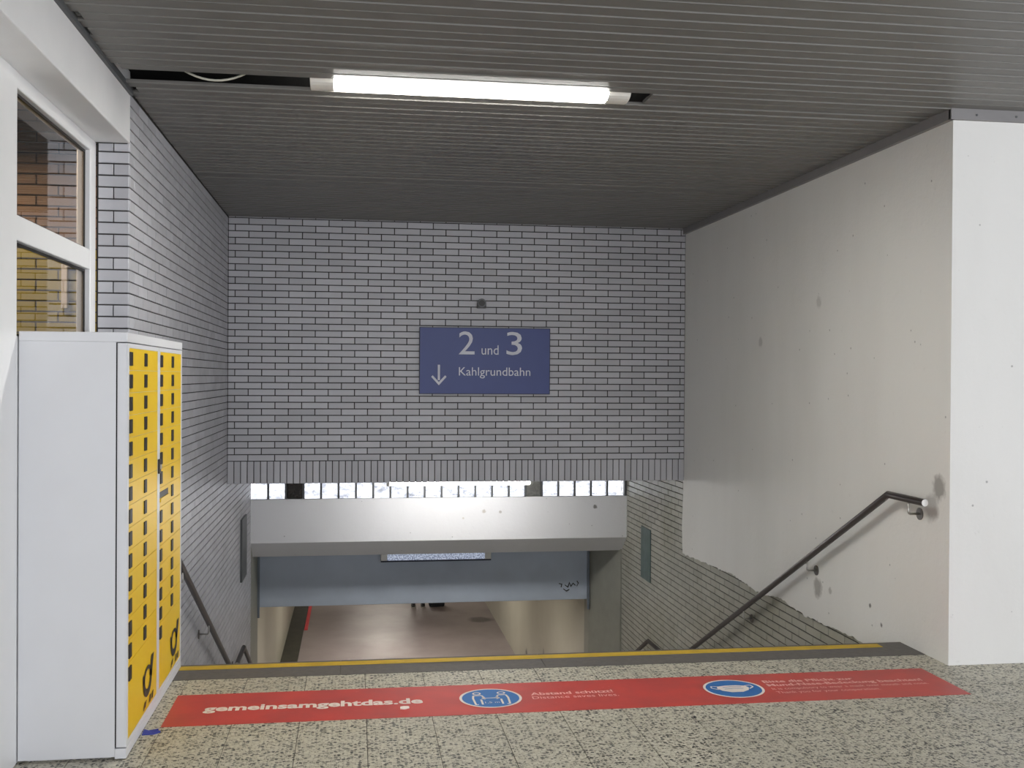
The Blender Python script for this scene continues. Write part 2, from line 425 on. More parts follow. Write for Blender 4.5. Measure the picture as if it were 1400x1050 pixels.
ret = []
for k in range(-13, 38):
    a, b = Z0 + k * ROW, min(Z0 + (k + 1) * ROW, 2.83)
    if b - a < .02 or a < 0: continue
    cuts = [-1.352, -1.192] if k % 2 else [-1.352, -1.272, -1.192]
    for s, e in zip(cuts, cuts[1:]): ret.append((s + .003, e - .003, a + .0038, b - .0038))
field(ret, (0, YW, 0), (1, 0, 0), (0, 0, 1), (0, -1, 0), wall_left, 'end_brick', MT['brick'], 300, lambda px, py, c: py < 452)

# ---- back wall (lintel wall) of glazed bricks over the stairs
wb = MB().box(XL - .17, XR + .2, YB + .006, YB + .28, 0.572, 3.2)
wall_back = struct(wb.build('wall_back', MT['mortar']), 'grey glazed brick wall hanging over the stairs', 'wall')
rb = courses(XL, XR - .002, Z0, ZC + .004, -1.0, -1.125)
field(rb, (0, YB, 0), (1, 0, 0), (0, 0, 1), (0, -1, 0), wall_back, 'brick', MT['brick'], 300)
so = []; x = XL
while x < XR - .02:
    so.append((x + .0038, min(x + .0615, XR) - .0038, 0.568, Z0 - .003)); x += .0615
field(so, (0, YB, 0), (1, 0, 0), (0, 0, 1), (0, -1, 0), wall_back, 'soldier_brick', MT['brick'], 300)

# ---- right wall: rough plaster over glazed bricks, pillar end facing the hall
wr = MB().prism([(YP + .03, 3.2), (YP + .03, -4.0), (12.9, -4.0), (12.9, 0.75), (10.6, 0.75), (10.6, 3.2)], 0, XR + 0.024, XR + 0.40)
wall_right = struct(wr.build('wall_right', MT['mortar']), 'white plastered wall with bare brick below on the right side of the stairs', 'wall')
edge = [(6.0, -0.06), (6.02, -0.125), (6.6, -0.118), (7.0, -0.135), (7.41, -0.150), (7.62, -0.135), (7.80, -0.112), (7.95, -0.118), (8.2, -0.158), (8.36, -0.160), (8.6, -0.138),
        (8.95, -0.128), (9.3, -0.140), (9.7, -0.150), (10.05, -0.172), (10.34, -0.180), (10.355, -0.05), (10.365, 0.10), (10.345, 0.3), (10.33, 0.50), (10.35, 0.575)]
rag = []
for (a, b), (c, d) in zip(edge, edge[1:]):
    n = max(1, int(math.hypot(c - a, d - b) / 0.035))
    for i in range(n):
        t = i / n; rag.append((a + (c - a) * t + random.uniform(-.004, .004), b + (d - b) * t + random.uniform(-.009, .009)))
out = [(5.69, ZC), (5.69, -0.02), (5.99, -0.02)] + rag + [(10.35, 0.58), (10.312, 0.60), (10.312, ZC)]
pl = MB().prism(out, 0, XR - 0.004, XR + 0.03).build('plaster_coat', MT['plaster'], wall_right)
MB().box(XR - 0.004, 3.80, YP - .001, 5.69, -0.02, ZC + .05).build('pillar_face', MT['plaster'], wall_right)
def keep_r(u, v, s, e, a, b):
    if v < stair_z(u) - 0.15: return False
    return v < 0.62 if u > 10.25 else v < -0.06
rr = courses(YE, 12.88, -2.8, 0.62, YE + .05, YE + .175, keep_r)
field(rr, (XR + .018, 0, 0), (0, 1, 0), (0, 0, 1), (-1, 0, 0), wall_right, 'brick', MT['brick_stair'], 300, lambda px, py, c: py < 900 - (px - 737) * .04 and px > 846)

# hall walls out of view (they only close the room)
hw = struct(MB().box(3.80, 8.0, 5.60, 5.75, 0, 3.2).box(8.0, 8.15, 2.6, 5.75, 0, 3.2).build('wall_hall', MT['white']), 'white hall wall beyond the pillar', 'wall')

# ---- ceiling of metal slats
cl = MB().box(-1.6, 8.0, -5.0, 10.6, 3.22, 3.40)
ceiling = struct(cl.build('ceiling', MT['void']), 'dark ceiling clad with grey metal slats', 'ceiling')
P = 0.1045
def slat_mesh(x0, x1):
    mb = MB(); mb.prism([(0.0, 0.016), (0.0, 0.004), (0.003, -0.0028), (0.008, -0.0032), (0.012, 0.0), (P - .007, 0.0), (P - .006, 0.016)], 0, x0, x1); return mb
_sl = {}
rest = MB()
for k in range(-88, 60):
    y = 4.105 + k * P + (.022 if k >= 15 else 0)
    if y > YB - 0.02: break
    w = P
    x1 = 8.0 if y < YP - .06 else XR - .006
    x0 = XL + (.012 if y < 5.85 else .001) + (random.choice((0, 0, .02, .035)) if 3.9 < y < 5.9 else 0)
    if y < 3.75:
        rest.prism([(y, ZC + .016), (y, ZC + .004), (y + .003, ZC - .0028), (y + .008, ZC - .0032), (y + .012, ZC), (y + P - .007, ZC), (y + P - .006, ZC + .016)], 0, XL + .01, 8.0); continue
    if k in (13, 14): x0 = 1.56            # two slats are missing where the lamp hangs
    key = (round(x0, 3), x1)
    if key not in _sl:
        me = slat_mesh(x0, x1).mesh('slat'); _sl[key] = me
    o = link('slat', _sl[key], MT['slat'], ceiling); o.location = (0, y, ZC + random.uniform(-.0015, .0015)); o.rotation_euler = (random.uniform(-.015, .012), 0, 0)
rest.build('slat_rows', MT['slat'], ceiling)['kind'] = 'stuff'
# edge profiles
struct(MB().box(XR - .032, XR - .004, YP - .02, YB - .003, 3.048, 3.112).build('trim_1', MT['trim'], bevel=.002), 'grey metal trim along the top of the plastered wall', 'trim')
t2 = struct(MB().box(XR - .032, 3.80, YP - .030, YP - .0015, 3.048, 3.112).build('trim_2', MT['trim'], bevel=.002), 'grey metal trim across the top of the white pillar', 'trim')
for sx in (3.42, 3.66, 3.76): MB().tube([(sx, YP - .034, 3.075), (sx, YP - .028, 3.075)], .006, 8).build('screw', MT['darkgrey'], t2)
struct(MB().box(XL - .0, XL + .018, 3.0, YW, 3.085, 3.122).build('trim_3', MT['darkgrey']), 'dark metal edge strip between white beam and slats', 'trim')

# ---- left side of the hall: beam, window, shop behind it
struct(MB().box(-1.46, XL, -5.0, YW + .01, 2.832, 3.215).build('beam_hall', MT['white'], bevel=.006), 'white painted beam above the shop window', 'beam')
XW = -1.362
win = struct(MB().box(XW - .08, XW, 4.20, 4.562, -.0, 2.832).build('window_1', MT['frame'], bevel=.004), 'white framed shop window behind the locker', 'window')
for nm, y0, y1, z0, z1 in (('stile', 5.775, 5.89, 0.0, 2.832), ('top_rail', 4.555, 5.775, 2.765, 2.832), ('transom', 4.555, 5.775, 2.145, 2.250), ('bottom_panel', 4.562, 5.775, 0.0, 1.755)):
    MB().box(XW - .08, XW - .001, y0, y1, z0, z1).build(nm, MT['frame'], win, bevel=.006)
MB().box(XW - .045, XW - .035, 4.54, 5.79, 2.24, 2.78).build('pane', MT['pane'], win)
MB().box(XW - .045, XW - .035, 4.54, 5.79, 1.745, 2.155).build('pane', MT['pane'], win)
for z0, z1 in ((2.250, 2.765), (1.755, 2.145)):
    g = MB(); g.box(XW - .035, XW - .028, 4.555, 5.775, z1 - .012, z1).box(XW - .035, XW - .028, 4.555, 5.775, z0, z0 + .012).box(XW - .035, XW - .028, 5.763, 5.775, z0 + .012, z1 - .012).box(XW - .035, XW - .028, 4.555, 4.567, z0 + .012, z1 - .012)
    g.build('gasket', MT['black'], win)
struct(MB().box(XW - .08, XW, -0.3, 4.20, 0, 2.832).build('wall_shop_front', MT['white']), 'white wall of the hall beside the shop window', 'wall')
sh = struct(MB().box(-3.2, XW, 6.62, 6.75, 0, 3.4).box(-3.2, -3.1, 3.0, 6.62, 0, 3.4).box(-3.1, XW - .08, 3.0, 3.1, 0, 3.4).box(-3.2, XW, 3.0, 6.75, 3.4, 3.45).box(-3.2, -1.45, 3.0, 6.75, -.1, 0).build('wall_shop', MT['mortar']), 'brick wall of the shop seen through the window glass', 'wall')
shb = lambda v0, v1: courses(-2.25, XW - .002, v0, v1, 0.0, 0.125)
vis = lambda px, py, c: 0 < px < 140 and 100 < py < 460
field(shb(1.66, 2.345), (0, 6.61, 0), (1, 0, 0), (0, 0, 1), (0, -1, 0), sh, 'painted_brick', MT['brick_yellow'], 300, vis)
field(shb(2.345, 3.38), (0, 6.61, 0), (1, 0, 0), (0, 0, 1), (0, -1, 0), sh, 'brick', MT['brick_brown'], 300, vis)

MB().box(-1.72, -1.688, 6.56, 6.60, 1.99, 2.25).box(-1.688, -1.64, 6.56, 6.60, 2.235, 2.25).build('glass_reflection', MT['frame'], sh)  # bright reflection in the window glass, built as a white strip

# ---- far end of the stairs: glass blocks, white beam, blue beam, underpass
gw = struct(MB().box(XL - .17, XR + .2, YG + .07, YG + .14, 0.345, 0.75).box(XL - .17, XR + .2, 10.5, YG + .14, 0.64, 0.75).build('window_2', MT['white']), 'row of wavy glass blocks above the white beam', 'window')
def block_mesh(w):
    mb = MB(); h = .188; b = .012
    mb.box(0, w, 0.0, .08, 0, h); return mb.mesh('glass_block')
bx = XL + .012
for i in range(22):
    w = (.172 if i == 0 else .1785)
    me = block_mesh(w); mat = MT['block_dark'] if i == 2 else MT['block_grey'] if i == 16 else MT['block']
    o = link('glass_block', me, mat, gw); o.location = (bx, YG + .005, .153); md = o.modifiers.new('edge', 'BEVEL'); md.width = .012; md.segments = 3
    bx += w + .0248
    if i < 21: MB().box(bx - .0245, bx - .0003, YG + .006, YG + .079, .15, .345).build('mortar_joint', MT['darkgrey'], gw)
MB().box(XR - .012, XR + .02, YG + .002, YG + .08, .15, .63).build('mortar_joint', MT['darkgrey'], gw)
wbm = MB().prism([(YG, 0.150), (YG, -0.362), (12.90, -0.562), (13.60, -0.562), (13.60, -0.30), (12.9, 0.10), (12.9, 0.150)], 0, XL - .17, XR + .2)
struct(wbm.build('beam_stair', MT['beam'], bevel=.004), 'white concrete beam with a sloping underside below the glass blocks', 'beam')
bb = struct(MB().box(XL - .12, 3.06, 13.60, 13.85, -1.315, -0.30).build('beam_underpass', MT['blue'], bevel=.006), 'blue-grey painted beam across the mouth of the underpass', 'beam')
for gx in (XL - .0, 3.035):
    MB().box(gx, gx + .026, 13.555, 13.60, -1.44, -.57).build('guide_channel', MT['bluedark'], bb, bevel=.003)
# scrawl on the blue beam
sc = MB()
for pts in ([(2.90, -1.14), (2.92, -1.10), (2.90, -1.07)], [(2.74, -1.12), (2.78, -1.15), (2.80, -1.09), (2.82, -1.14), (2.85, -1.10), (2.88, -1.13)], [(2.72, -1.17), (2.76, -1.20), (2.80, -1.18)], [(2.66, -1.10), (2.70, -1.11), (2.69, -1.15)]):
    sc.tube([(a, 13.598, b) for a, b in pts], .006, 6)
sc.build('scrawl', MT['black'], bb)
# side piers of the underpass mouth
pr = MB().prism([(XR - .0, 12.88), (3.06, 13.60), (3.06, 13.86), (3.7, 13.86), (3.7, 12.88)], 2, -3.9, -.50)
struct(pr.build('wall_pier_right', MT['bluedark']), 'grey splayed pier beside the blue beam on the right', 'wall')
MT['pier'] = plain('grey_pier_paint', srgb(150, 150, 140), 0.5, 0.06)
bpy.data.objects['wall_pier_right'].data.materials[0] = MT['pier']
struct(MB().box(XL - .17, XL, 12.72, 13.6, -3.9, -.3).build('wall_pier_left', MT['pier']), 'narrow grey pier beside the blue beam on the left', 'wall')
# underpass
struct(MB().box(-1.6, 3.4, 14.15, 40, ZT - .2, ZT).build('floor_underpass', MT['tunnel_floor']), 'shiny mauve grey floor of the underpass', 'floor')
struct(MB().box(3.06, 3.3, 13.86, 40, ZT, -1.2).build('wall_underpass_right', MT['tunnel_wall']), 'cream tiled right wall of the underpass', 'wall')
struct(MB().box(-1.55, -1.33, 13.6, 40, ZT, -1.2).build('wall_underpass_left', MT['tunnel_wall']), 'cream left wall of the underpass', 'wall')
struct(MB().box(-1.6, 3.4, 13.85, 40, -1.30, -1.0).build('ceiling_underpass', MT['white']), 'white ceiling of the underpass', 'ceiling')
struct(MB().box(-1.6, 3.4, 40, 40.2, ZT, -1.0).build('wall_underpass_end', MT['tunnel_wall']), 'far end wall of the underpass', 'wall')
struct(MB().box(-1.33, -1.02, 14.3, 39.9, ZT, ZT + .02).build('gutter', MT['gutter']), 'dark grimy gutter along the left wall of the underpass', 'gutter')
tag(MB().box(-1.01, -.94, 22.4, 26.0, ZT, ZT + .012).build('marking_strip', MT['redline']), 'red marking strip on the underpass floor beside the dark gutter', 'marking')

# ================================================================== THINGS
# ---- parcel locker
LX, LB, Y0, Y1, ZK = -0.931, -1.358, 4.575, 5.975, 1.775
lk = empty('post_locker', ((LX + LB) / 2, (Y0 + Y1) / 2, 0)); IV = Matrix.Translation(-lk.location)
tag(lk, 'white steel post locker with yellow compartment doors by the window', 'locker')
def lpart(mb, name, mat, parent=lk, bevel=0):
    o = mb.build(name, mat, parent, bevel=bevel)
    if parent is lk: o.data.transform(IV)
    else: o.data.transform(IV)
    return o
DX = LX - 0.046
lpart(MB().box(LB, DX, Y0, Y1, 0.012, ZK - .04).box(LB + .03, DX - .02, Y0 + .03, Y1 - .03, 0.0, 0.012), 'body', MT['locker'], bevel=.0015)
lpart(MB().box(LB, LX, Y0 - .002, Y1 + .002, ZK - .04, ZK), 'top', MT['locker'], bevel=.003)
lpart(MB().box(DX, LX, Y0 - .001, Y1 + .001, 0.004, 0.046), 'plinth', MT['locker'], bevel=.002)
MT['shadow'] = plain('dark_gap', srgb(26, 26, 28), 0.9, 0.1)
lpart(MB().box(DX + .0003, DX + .004, Y0 + .002, Y1 - .002, 0.05, ZK - .043), 'gap_shade', MT['shadow'])  # near-black sheet in place of the shade behind the doors
RP = 0.0945; ZTOP, ZBOT = 1.712, 0.072
ym = 5.288
def horn():
    """flat post-horn emblem with its split arrows, unit square"""
    mb = MB(); pts = []; n = 40
    def el(cx, cy, rx, ry, a): return (cx + rx * math.cos(a), cy + ry * math.sin(a))
    o = len(mb.v)
    for i in range(n + 1):
        a = 2 * math.pi * i / n
        x, y = el(.45, .55, .37, .33, a); mb.v.append((x, y, 0))
        x, y = el(.455, .59, .23, .205, a); mb.v.append((x, y, 0))
    for i in range(n): mb.f.append((o + 2 * i, o + 2 * i + 2, o + 2 * i + 3, o + 2 * i + 1))
    def poly(p):
        o = len(mb.v); mb.v += [(a, b, 0) for a, b in p]; mb.f.append(tuple(range(o, o + len(p))))
    poly([(.64, .62), (.82, .52), (1.02, 1.0), (.80, 1.0)])                # bell
    poly([(.07, .55), (.20, .60), (.13, .78), (.03, .76)])                # mouthpiece
    poly([(.08, .02), (.16, .02), (.26, .17), (.20, .17)]); poly([(.20, .05), (.28, .05), (.38, .17), (.31, .17)])
    poly([(.58, .02), (.70, .02), (.78, .17), (.66, .17)]); poly([(.80, .02), (.93, .02), (1.0, .17), (.88, .17)])
    return mb
def horn_mesh(y, z, w, h):
    mb = horn(); n = len(mb.v); fr = [(LX + .0022, y + a * w, z + b * h) for a, b, _ in mb.v]
    mb.v = fr; return mb
for di, (d0, d1) in enumerate(((Y0 + .004, ym - .002), (ym + .002, Y1 - .004))):
    door = lpart(MB().box(DX + .004, LX - .004, d0, d1, 0.05, ZK - .044), 'locker_door', MT['locker'], bevel=.002)
    fr = MB(); y0, y1 = d0 + .030, d1 - .030
    fr.box(LX - .004, LX, d0, y0, .05, ZK - .044).box(LX - .004, LX, y1, d1, .05, ZK - .044).box(LX - .004, LX, y0, y1, ZTOP, ZK - .044).box(LX - .004, LX, y0, y1, .05, ZBOT)
    lpart(fr, 'door_frame', MT['locker'], door)
    for r in range(15):
        zt = ZTOP - r * RP; zb = zt - RP if r < 14 else ZBOT
        fp = lpart(MB().box(LX - .0045, LX - .0005, y0 + .001, y1 - .001, zb + .0012, zt - .0012), 'compartment_front', MT['yellow'], door)
        zc = zt - .046
        for ci, yy in enumerate((d0 + .058, d0 + .375)):
            if r == 14 and ci: continue
            if di == 1 and r == 7 and ci == 0:
                lpart(MB().box(LX - .001, LX + .0008, yy - .03, yy + .20, zc - .004, zc + .026), 'mail_slot', MT['black'], door)
                lpart(MB().box(LX - .001, LX + .006, yy - .03, yy + .20, zc - .022, zc - .004), 'slot_flap', MT['yellow'], door)
                continue
            lpart(MB().box(LX - .001, LX + .005, yy - .024, yy + .024, zc - .029, zc + .029), 'lock', MT['black'], door)
    lpart(horn_mesh(d0 + .325 if di == 0 else d0 + .33, .084, .265, .212), 'post_horn_emblem', MT['black'], door)
lpart(MB().box(LX, LX + .010, ym - .026, ym + .012, 1.125, 1.195), 'door_handle', MT['black'], bevel=.003)
lpart(MB().box(LX + .010, LX + .016, ym - .012, ym + .004, 1.148, 1.168), 'lock_cylinder', MT['steel'])

# ---- ceiling lamp in the gap of the slats, and the loose cable
def lamp(name, loc, L, w, h, caplen, dm, label, cat='lamp', cm=None):
    t = empty(name, loc); tag(t, label, cat)
    n = 10; prof = [(-w / 2, 0)] + [(-w / 2 * math.cos(math.pi * i / n), -h * (math.sin(math.pi * i / n)) ** 0.6) for i in range(1, n)] + [(w / 2, 0)]
    MB().prism(prof, 0, -L / 2 + caplen, L / 2 - caplen).build('diffuser', dm, t)
    for s in (-1, 1):
        a, b = sorted((s * L / 2, s * (L / 2 - caplen)))
        MB().prism([(p[0] * 1.03, p[1] * 1.04) for p in prof], 0, a, b).build('end_cap', cm or MT['cap'], t, bevel=.003)
    MB().box(-L / 2, L / 2, -w * .4, w * .4, 0, .05).build('housing', MT['white'], t)
    return t
lamp('ceiling_lamp', (0.607, 5.572, ZC + .037), 1.68, 0.185, 0.060, 0.12, MT['tube'], 'long lit fluorescent lamp set in the gap of the slat ceiling')
cab = MB(); pts = [(-0.93 + .44 * t, 5.56, ZC + .085 - .092 * math.sin(math.pi * t) ** .8) for t in [i / 14 for i in range(15)]]
tag(cab.tube(pts, .006, 8).build('cable', MT['cable'], smooth=True), 'loose pale cable sagging out of the open ceiling gap', 'cable')
# ---- lamp on the stair ceiling behind the brick wall
lamp('stair_lamp', (1.15, 11.55, .545), 1.60, 0.16, 0.135, 0.03, MT['stairtube'], 'lit fluorescent lamp hanging in front of the glass blocks')
MB().box(-.75, .75, -.03, .03, .05, .095).build('mounting', MT['white'], bpy.data.objects['stair_lamp'])
# ---- dim lamp under the white beam
t = empty('prismatic_lamp', (1.04, 13.50, -.562)); tag(t, 'dim bluish prismatic lamp in front of the blue beam', 'lamp')
MB().box(-.62, .62, -.08, .08, -.165, 0).build('diffuser', MT['prism'], t, bevel=.006)
for s in (-1, 1):
    a, b = sorted((s * .62, s * .70)); MB().box(a, b, -.082, .082, -.168, 0).build('end_cap', MT['cap'], t, bevel=.006)
MB().box(-.70, .70, -.078, .078, -.185, -.168).build('tray', MT['sign_edge'], t)

# ---- text
def text_mesh(body, size, bold=0.0, width=None):
    cu = bpy.data.curves.new('t', 'FONT'); cu.body = body; cu.size = size; cu.offset = bold; cu.resolution_u = 3
    o = bpy.data.objects.new('t', cu); COL.objects.link(o); bpy.context.view_layer.update()
    me = bpy.data.meshes.new_from_object(o.evaluated_get(bpy.context.evaluated_depsgraph_get())); bpy.data.objects.remove(o)
    xs = [v.co.x for v in me.vertices]; x0, x1 = min(xs), max(xs)
    k = (width / (x1 - x0)) if width else 1.0
    for v in me.vertices: v.co.x = (v.co.x - x0) * k
    return me
def put_text(body, parent, name, mat, origin, U, V, size, bold=0, width=None):
    me = text_mesh(body, size, bold, width); U, V, origin = Vector(U), Vector(V), Vector(origin)
    for v in me.vertices: v.co = origin + U * v.co.x + V * v.co.y
    me.materials.clear(); return link(name, me, mat, parent)

def put_words(body, parent, mat, origin, size, bold, width):
    """a printed line, one part for each word"""
    span = lambda t: max(v.co.x for v in text_mesh(t, size, bold).vertices)
    k = width / span(body); pre = ''
    for w in body.split():
        pre = (pre + ' ' + w).strip()
        put_text(w, parent, 'printed_word', mat, (origin[0] + k * (span(pre) - span(w)), origin[1], origin[2]), (1, 0, 0), (0, 1, 0), size, bold, k * span(w))

# ---- direction sign
sg = tag(MB().box(.62, 1.908, YB - .034, YB - .001, 1.430, 2.080).build('direction_sign', MT['sign_edge']), 'dark blue platform sign with white numbers on the brick wall', 'sign')
MB().box(.626, 1.902, YB - .036, YB - .034, 1.436, 2.074).build('sign_face', MT['sign'], sg)
ys = YB - .0375; UX, VZ = (1, 0, 0), (0, 0, 1)
put_text('2', sg, 'lettering', MT['sign_white'], (1.003, ys, 1.818), UX, VZ, .325, .0, .155)
put_text('und', sg, 'lettering', MT['sign_white'], (1.226, ys, 1.818), UX, VZ, .135, 0, .168)
put_text('3', sg, 'lettering', MT['sign_white'], (1.472, ys, 1.818), UX, VZ, .325, .0, .155)
put_text('Kahlgrundbahn', sg, 'lettering', MT['sign_white'], (1.005, ys, 1.612), UX, VZ, .118, 0, .706)
ar = MB(); ar.prism([(.799, 1.715), (.821, 1.715), (.821, 1.565), (.799, 1.565)], 1, ys - .001, ys)
ar.prism([(.735, 1.598), (.750, 1.612), (.810, 1.548), (.870, 1.612), (.885, 1.598), (.810, 1.515)], 1, ys - .001, ys)
ar.build('arrow', MT['sign_white'], sg)
# ---- dark pipe end above the sign
pe = empty('pipe_stub', (1.225, YB, 2.32)); tag(pe, 'small round dark pipe end sticking out above the sign', 'pipe')
MB().tube([(0, 0, 0), (0, -.055, 0)], .043, 18).build('sleeve', MT['darkgrey'], pe, smooth=False)
MB().tube([(0, -.05, 0), (0, -.058, 0)], .030, 18).build('plug', MT['black'], pe)
MB().box(-.043, .043, -.05, 0, -.048, 0).build('bracket', MT['black'], pe)

# ---- handrails
def handrail(path, label, brackets, wallx, side):
    t = empty('handrail', (path[0][0], path[0][1], stair_z(path[0][1]))); tag(t, label, 'handrail', 'stair handrails'); inv = Matrix.Translation(-t.location)
    o = MB().tube(path, .0215, 14).build('rail', MT['rail'], t, smooth=True); o.data.transform(inv)
    md = o.modifiers.new('crease', 'EDGE_SPLIT'); md.split_angle = math.radians(50)
    e = Vector(path[0]); d = (e - Vector(path[1])).normalized()
    o = MB().tube([e, e + d * .004], .020, 14).build('end_cap', MT['steel'], t); o.data.transform(inv)
    for (y, z) in brackets:
        x = path[0][0]; w = side
        o = MB().tube([(x, y, z - .018), (x, y, z - .075), (x + w * .004, y, z - .083), (x + w * .012, y, z - .087), (wallx - w * .004, y, z - .087)], .0065, 8).build('bracket', MT['steel'], t, smooth=True); o.data.transform(inv)
        q = MB().tube([(wallx - w * .006, y, z - .087), (wallx, y, z - .087)], .036, 18).build('wall_disc', MT['rose'], o); q.data.transform(inv)
sl = -0.507
def on(y): return 0.898 + (y - 6.04) * sl
RX = 3.222
handrail([(RX, 5.622, .897), (RX, 6.04, .898), (RX, 10.30, on(10.30))], 'dark metal handrail along the white plastered wall', [(5.80, .897), (7.20, on(7.2) ), (8.44, on(8.44)), (9.7, on(9.7))], XR - .004, 1)
handrail([(RX, 10.75, -1.30), (RX, 11.32, -1.305), (RX, 12.70, -1.305 + 1.38 * sl)], 'lower dark handrail on the bare brick wall of the stairs', [(10.95, -1.30), (12.2, -1.305 + .88 * sl)], XR + .018, 1)
LXR = -1.112
handrail([(LXR, 6.0, .90), (LXR, 6.06, .90), (LXR, 10.2, .898 + 4.14 * sl)], 'dark metal handrail on the glazed brick wall behind the locker', [(7.2, .898 + 1.14 * sl), (8.48, .898 + 2.42 * sl), (9.8, .898 + 3.74 * sl)], XL, -1)
handrail([(LXR, 10.5, -1.195), (LXR, 11.15, -1.195), (LXR, 12.6, -1.195 + 1.45 * sl)], 'lower dark handrail on the glazed brick wall near the left pier', [(10.8, -1.195), (12.1, -1.195 + .95 * sl)], XL, -1)

# ---- steel plates on the stair walls
tag(MB().box(XR + .006, XR + .0175, 11.56, 11.95, -.715, -.118).build('access_plate', MT['teal'], bevel=.003), 'teal grey steel plate on the bare brick wall by the white beam', 'plate')
ap = empty('access_plate', (XL, 11.75, -.6)); tag(ap, 'dark grey steel plate standing off the glazed brick wall', 'plate')
MB().box(.0005, .022, -.245, .245, .0, .665).build('cover', MT['darkgrey'], ap, bevel=.003)

# ---- floor sticker
SX0, SX1, SY0, SY1, SZ = -.862, 3.112, 4.972, 5.452, .0016
stk = tag(MB().box(SX0, SX1, SY0, SY1, .0003, SZ).build('floor_sticker', MT['red']), 'long red floor sticker with white slogan and two blue round pictograms', 'sticker')
zt = SZ + .0006; VY = (0, 1, 0)
put_text('gemeinsamgehtdas.de', stk, 'slogan', MT['sticker_white'], (-.705, 5.175, zt), UX, VY, .118, .004, 1.045)
def ring(cx, cy, r0, r1, z, n=40):
    mb = MB()
    for i in range(n + 1):
        a = 2 * math.pi * i / n; mb.v += [(cx + r1 * math.cos(a), cy + r1 * math.sin(a), z), (cx + r0 * math.cos(a), cy + r0 * math.sin(a), z)]
    mb.f = [(2 * i, 2 * i + 2, 2 * i + 3, 2 * i + 1) for i in range(n)]; return mb
def disc(mb, cx, cy, r, z, n=28):
    o = len(mb.v); mb.v += [(cx + r * math.cos(2 * math.pi * i / n), cy + r * math.sin(2 * math.pi * i / n), z) for i in range(n)]; mb.f.append(tuple(range(o, o + n))); return mb
def strip(mb, pts, w, z):
    for (a, b), (c, d) in zip(pts, pts[1:]):
        L = math.hypot(c - a, d - b); nx, ny = -(d - b) / L * w / 2, (c - a) / L * w / 2; o = len(mb.v)
        mb.v += [(a + nx, b + ny, z), (a - nx, b - ny, z), (c - nx, d - ny, z), (c + nx, d + ny, z)]; mb.f.append((o, o + 1, o + 2, o + 3))
    return mb
for ci, cx in enumerate((.678, 1.94)):
    cy = 5.212; pc = disc(MB(), cx, cy, .152, zt, 40).build('pictogram', MT['sticker_blue'], stk)
    ring(cx, cy, .143, .156, zt + .0004).build('border', MT['sticker_white'], pc)
    g = MB(); z = zt + .0005
    if ci == 0:
        for s in (-1, 1):
            px = cx + s * .062
            gg = ring(px, cy + .078, .014, .022, z, 18); o = len(g.v); g.v += gg.v; g.f += [tuple(i + o for i in f) for f in gg.f]
            strip(g, [(px - s * -.022, cy - .10), (px - s * -.026, cy + .0), (px - s * -.02, cy + .045), (px + s * -.022, cy + .045), (px + s * -.030, cy + .005)], .010, z)
            strip(g, [(px + s * -.012, cy - .10), (px + s * -.012, cy - .02)], .010, z); strip(g, [(px + s * .022, cy - .10), (px + s * .008, cy - .10)], .010, z)
            strip(g, [(cx + s * .028, cy + .018), (cx + s * .044, cy + .0), (cx + s * .028, cy - .018)], .009, z)
        strip(g, [(cx - .042, cy), (cx + .042, cy)], .009, z)
        put_text('1,5 m', pc, 'lettering', MT['sticker_white'], (cx - .036, cy - .082, z), UX, VY, .034, 0, .072)
    else:
        o = len(g.v); mask = [(-.075, .042), (-.03, .055), (.03, .055), (.075, .042), (.085, .01), (.07, -.03), (.03, -.06), (-.03, -.06), (-.07, -.03), (-.085, .01)]
        g.v += [(cx + a, cy + b, z) for a, b in mask]; g.f.append(tuple(range(o, o + len(mask))))
        strip(g, [(cx - .072, cy + .042), (cx - .105, cy + .05), (cx - .112, cy + .02), (cx - .082, cy - .01)], .008, z); strip(g, [(cx + .072, cy + .042), (cx + .105, cy + .05), (cx + .112, cy + .02), (cx + .082, cy - .01)], .008, z)
        f = MB()
        for yy in (.025, -.005): strip(f, [(cx - .05, cy + yy), (cx, cy + yy + .008), (cx + .05, cy + yy)], .005, z + .0004)
        f.build('mask_fold', MT['sticker_blue'], pc)
    g.build('figure', MT['sticker_white'], pc)
put_words('Abstand schützt!', stk, MT['sticker_pink'], (.885, 5.232, zt), .062, .0014, .425)
put_words('Distance saves lives.', stk, MT['sticker_pink'], (.885, 5.170, zt), .060, 0, .44)
for i, (s, w, b) in enumerate((('Bitte die Pflicht zur', .50, .0014), ('Mund-Nase-Bedeckung beachten!', .86, .0014), ('It is compulsory to wear a mask over mouth and nose.', .86, 0), ('Thank you for your cooperation.', .56, 0))):
    put_words(s, stk, MT['sticker_pink'], (2.135, 5.290 - i * .062, zt), .058 if b else .048, b, w)

# ---- litter on the floor
def scrap(name, c, pts, mat, label, h=.004):
    mb = MB().prism([(c[0] + a, c[1] + b) for a, b in pts], 2, c[2], c[2] + h); n = len(pts)
    mb.v = [(x, y, z + (random.uniform(0, .006) if i >= n else 0)) for i, (x, y, z) in enumerate(mb.v)]
    return tag(mb.build(name, mat), label, 'litter')
scrap('paper_scrap', (.245, 5.105, SZ + .0002), [(-.02, -.012), (.0, -.02), (.024, -.004), (.02, .012), (-.004, .008), (-.018, .014)], MT['paper'], 'tiny crumpled white paper scrap lying on the red sticker')
scrap('blue_scrap', (-.895, 4.90, .0003), [(-.03, -.03), (.02, -.025), (.045, .0), (.02, .012), (.03, .035), (-.01, .02), (-.03, .03)], MT['bluescrap'], 'small dark blue plastic scrap beside the foot of the locker')

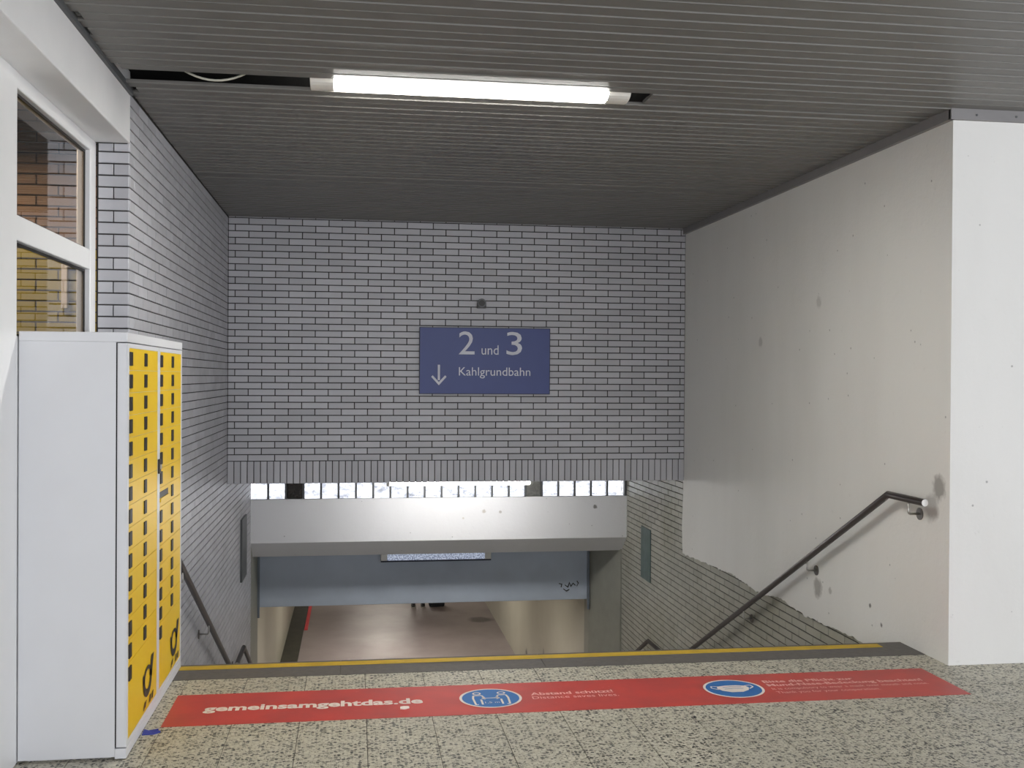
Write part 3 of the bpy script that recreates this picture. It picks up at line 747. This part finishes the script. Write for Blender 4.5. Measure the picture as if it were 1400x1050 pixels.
# ---- person far down the underpass, seen only by the shoes, with a bag
PX, PY = 1.47, 24.4
pe = empty('person', (PX, PY, ZT)); tag(pe, 'person in dark clothes standing in the underpass, only dark shoes showing', 'person')
J = [((0, 0, .95), .13), ((0, 0, 1.15), .135), ((0, 0, 1.38), .15), ((0, 0, 1.50), .055), ((0, -.01, 1.58), .085), ((0, -.01, 1.68), .095), ((0, 0, 1.76), .05),
     ((-.10, 0, .88), .095), ((-.105, -.01, .50), .06), ((-.11, .02, .09), .042), ((.10, 0, .88), .095), ((.105, -.01, .50), .06), ((.11, .02, .09), .042),
     ((-.19, 0, 1.40), .055), ((-.23, .02, 1.12), .042), ((-.24, -.04, .86), .032), ((-.24, -.06, .76), .03), ((.19, 0, 1.40), .055), ((.23, .02, 1.12), .042), ((.24, -.04, .86), .032), ((.24, -.06, .76), .03)]
EG = [(0, 1), (1, 2), (2, 3), (3, 4), (4, 5), (5, 6), (0, 7), (7, 8), (8, 9), (0, 10), (10, 11), (11, 12), (2, 13), (13, 14), (14, 15), (15, 16), (2, 17), (17, 18), (18, 19), (19, 20)]
me = bpy.data.meshes.new('body'); me.from_pydata([j[0] for j in J], EG, []); body = link('body', me, MT['cloth'], pe)
md = body.modifiers.new('skin', 'SKIN'); sv = me.skin_vertices[0].data
for i, j in enumerate(J): sv[i].radius = (j[1], j[1])
sv[0].use_root = True
md = body.modifiers.new('smooth', 'SUBSURF'); md.levels = 1; md.render_levels = 2
for s in (-1, 1):
    shp = [(-.035, .10), (.035, .10), (.045, .0), (.05, -.10), (.03, -.17), (-.03, -.17), (-.05, -.10), (-.045, 0)]
    m1 = MB().prism([(s * .11 + a, b) for a, b in shp], 2, .022, .10); n = len(shp)
    m1.v = [(x, y, z - (.045 if (i >= n and y < -.05) else 0)) for i, (x, y, z) in enumerate(m1.v)]
    so_ = m1.build('shoe', MT['shoe'], pe, bevel=.012); MB().prism([(s * .11 + a * 1.06, b * 1.03) for a, b in shp], 2, 0, .024).build('sole', MT['sole'], so_)
bg_ = empty('bag', (1.90, 24.4, ZT)); tag(bg_, 'dark bag standing on the underpass floor beside the shoes', 'bag')
MB().box(-.18, .18, -.11, .11, 0, .36).build('bag_body', MT['cloth'], bg_, bevel=.04)
for s in (-1, 1): MB().tube([(-.09, s * .06, .34), (-.07, s * .06, .52), (.07, s * .06, .52), (.09, s * .06, .34)], .012, 8).build('strap', MT['black'], bg_)
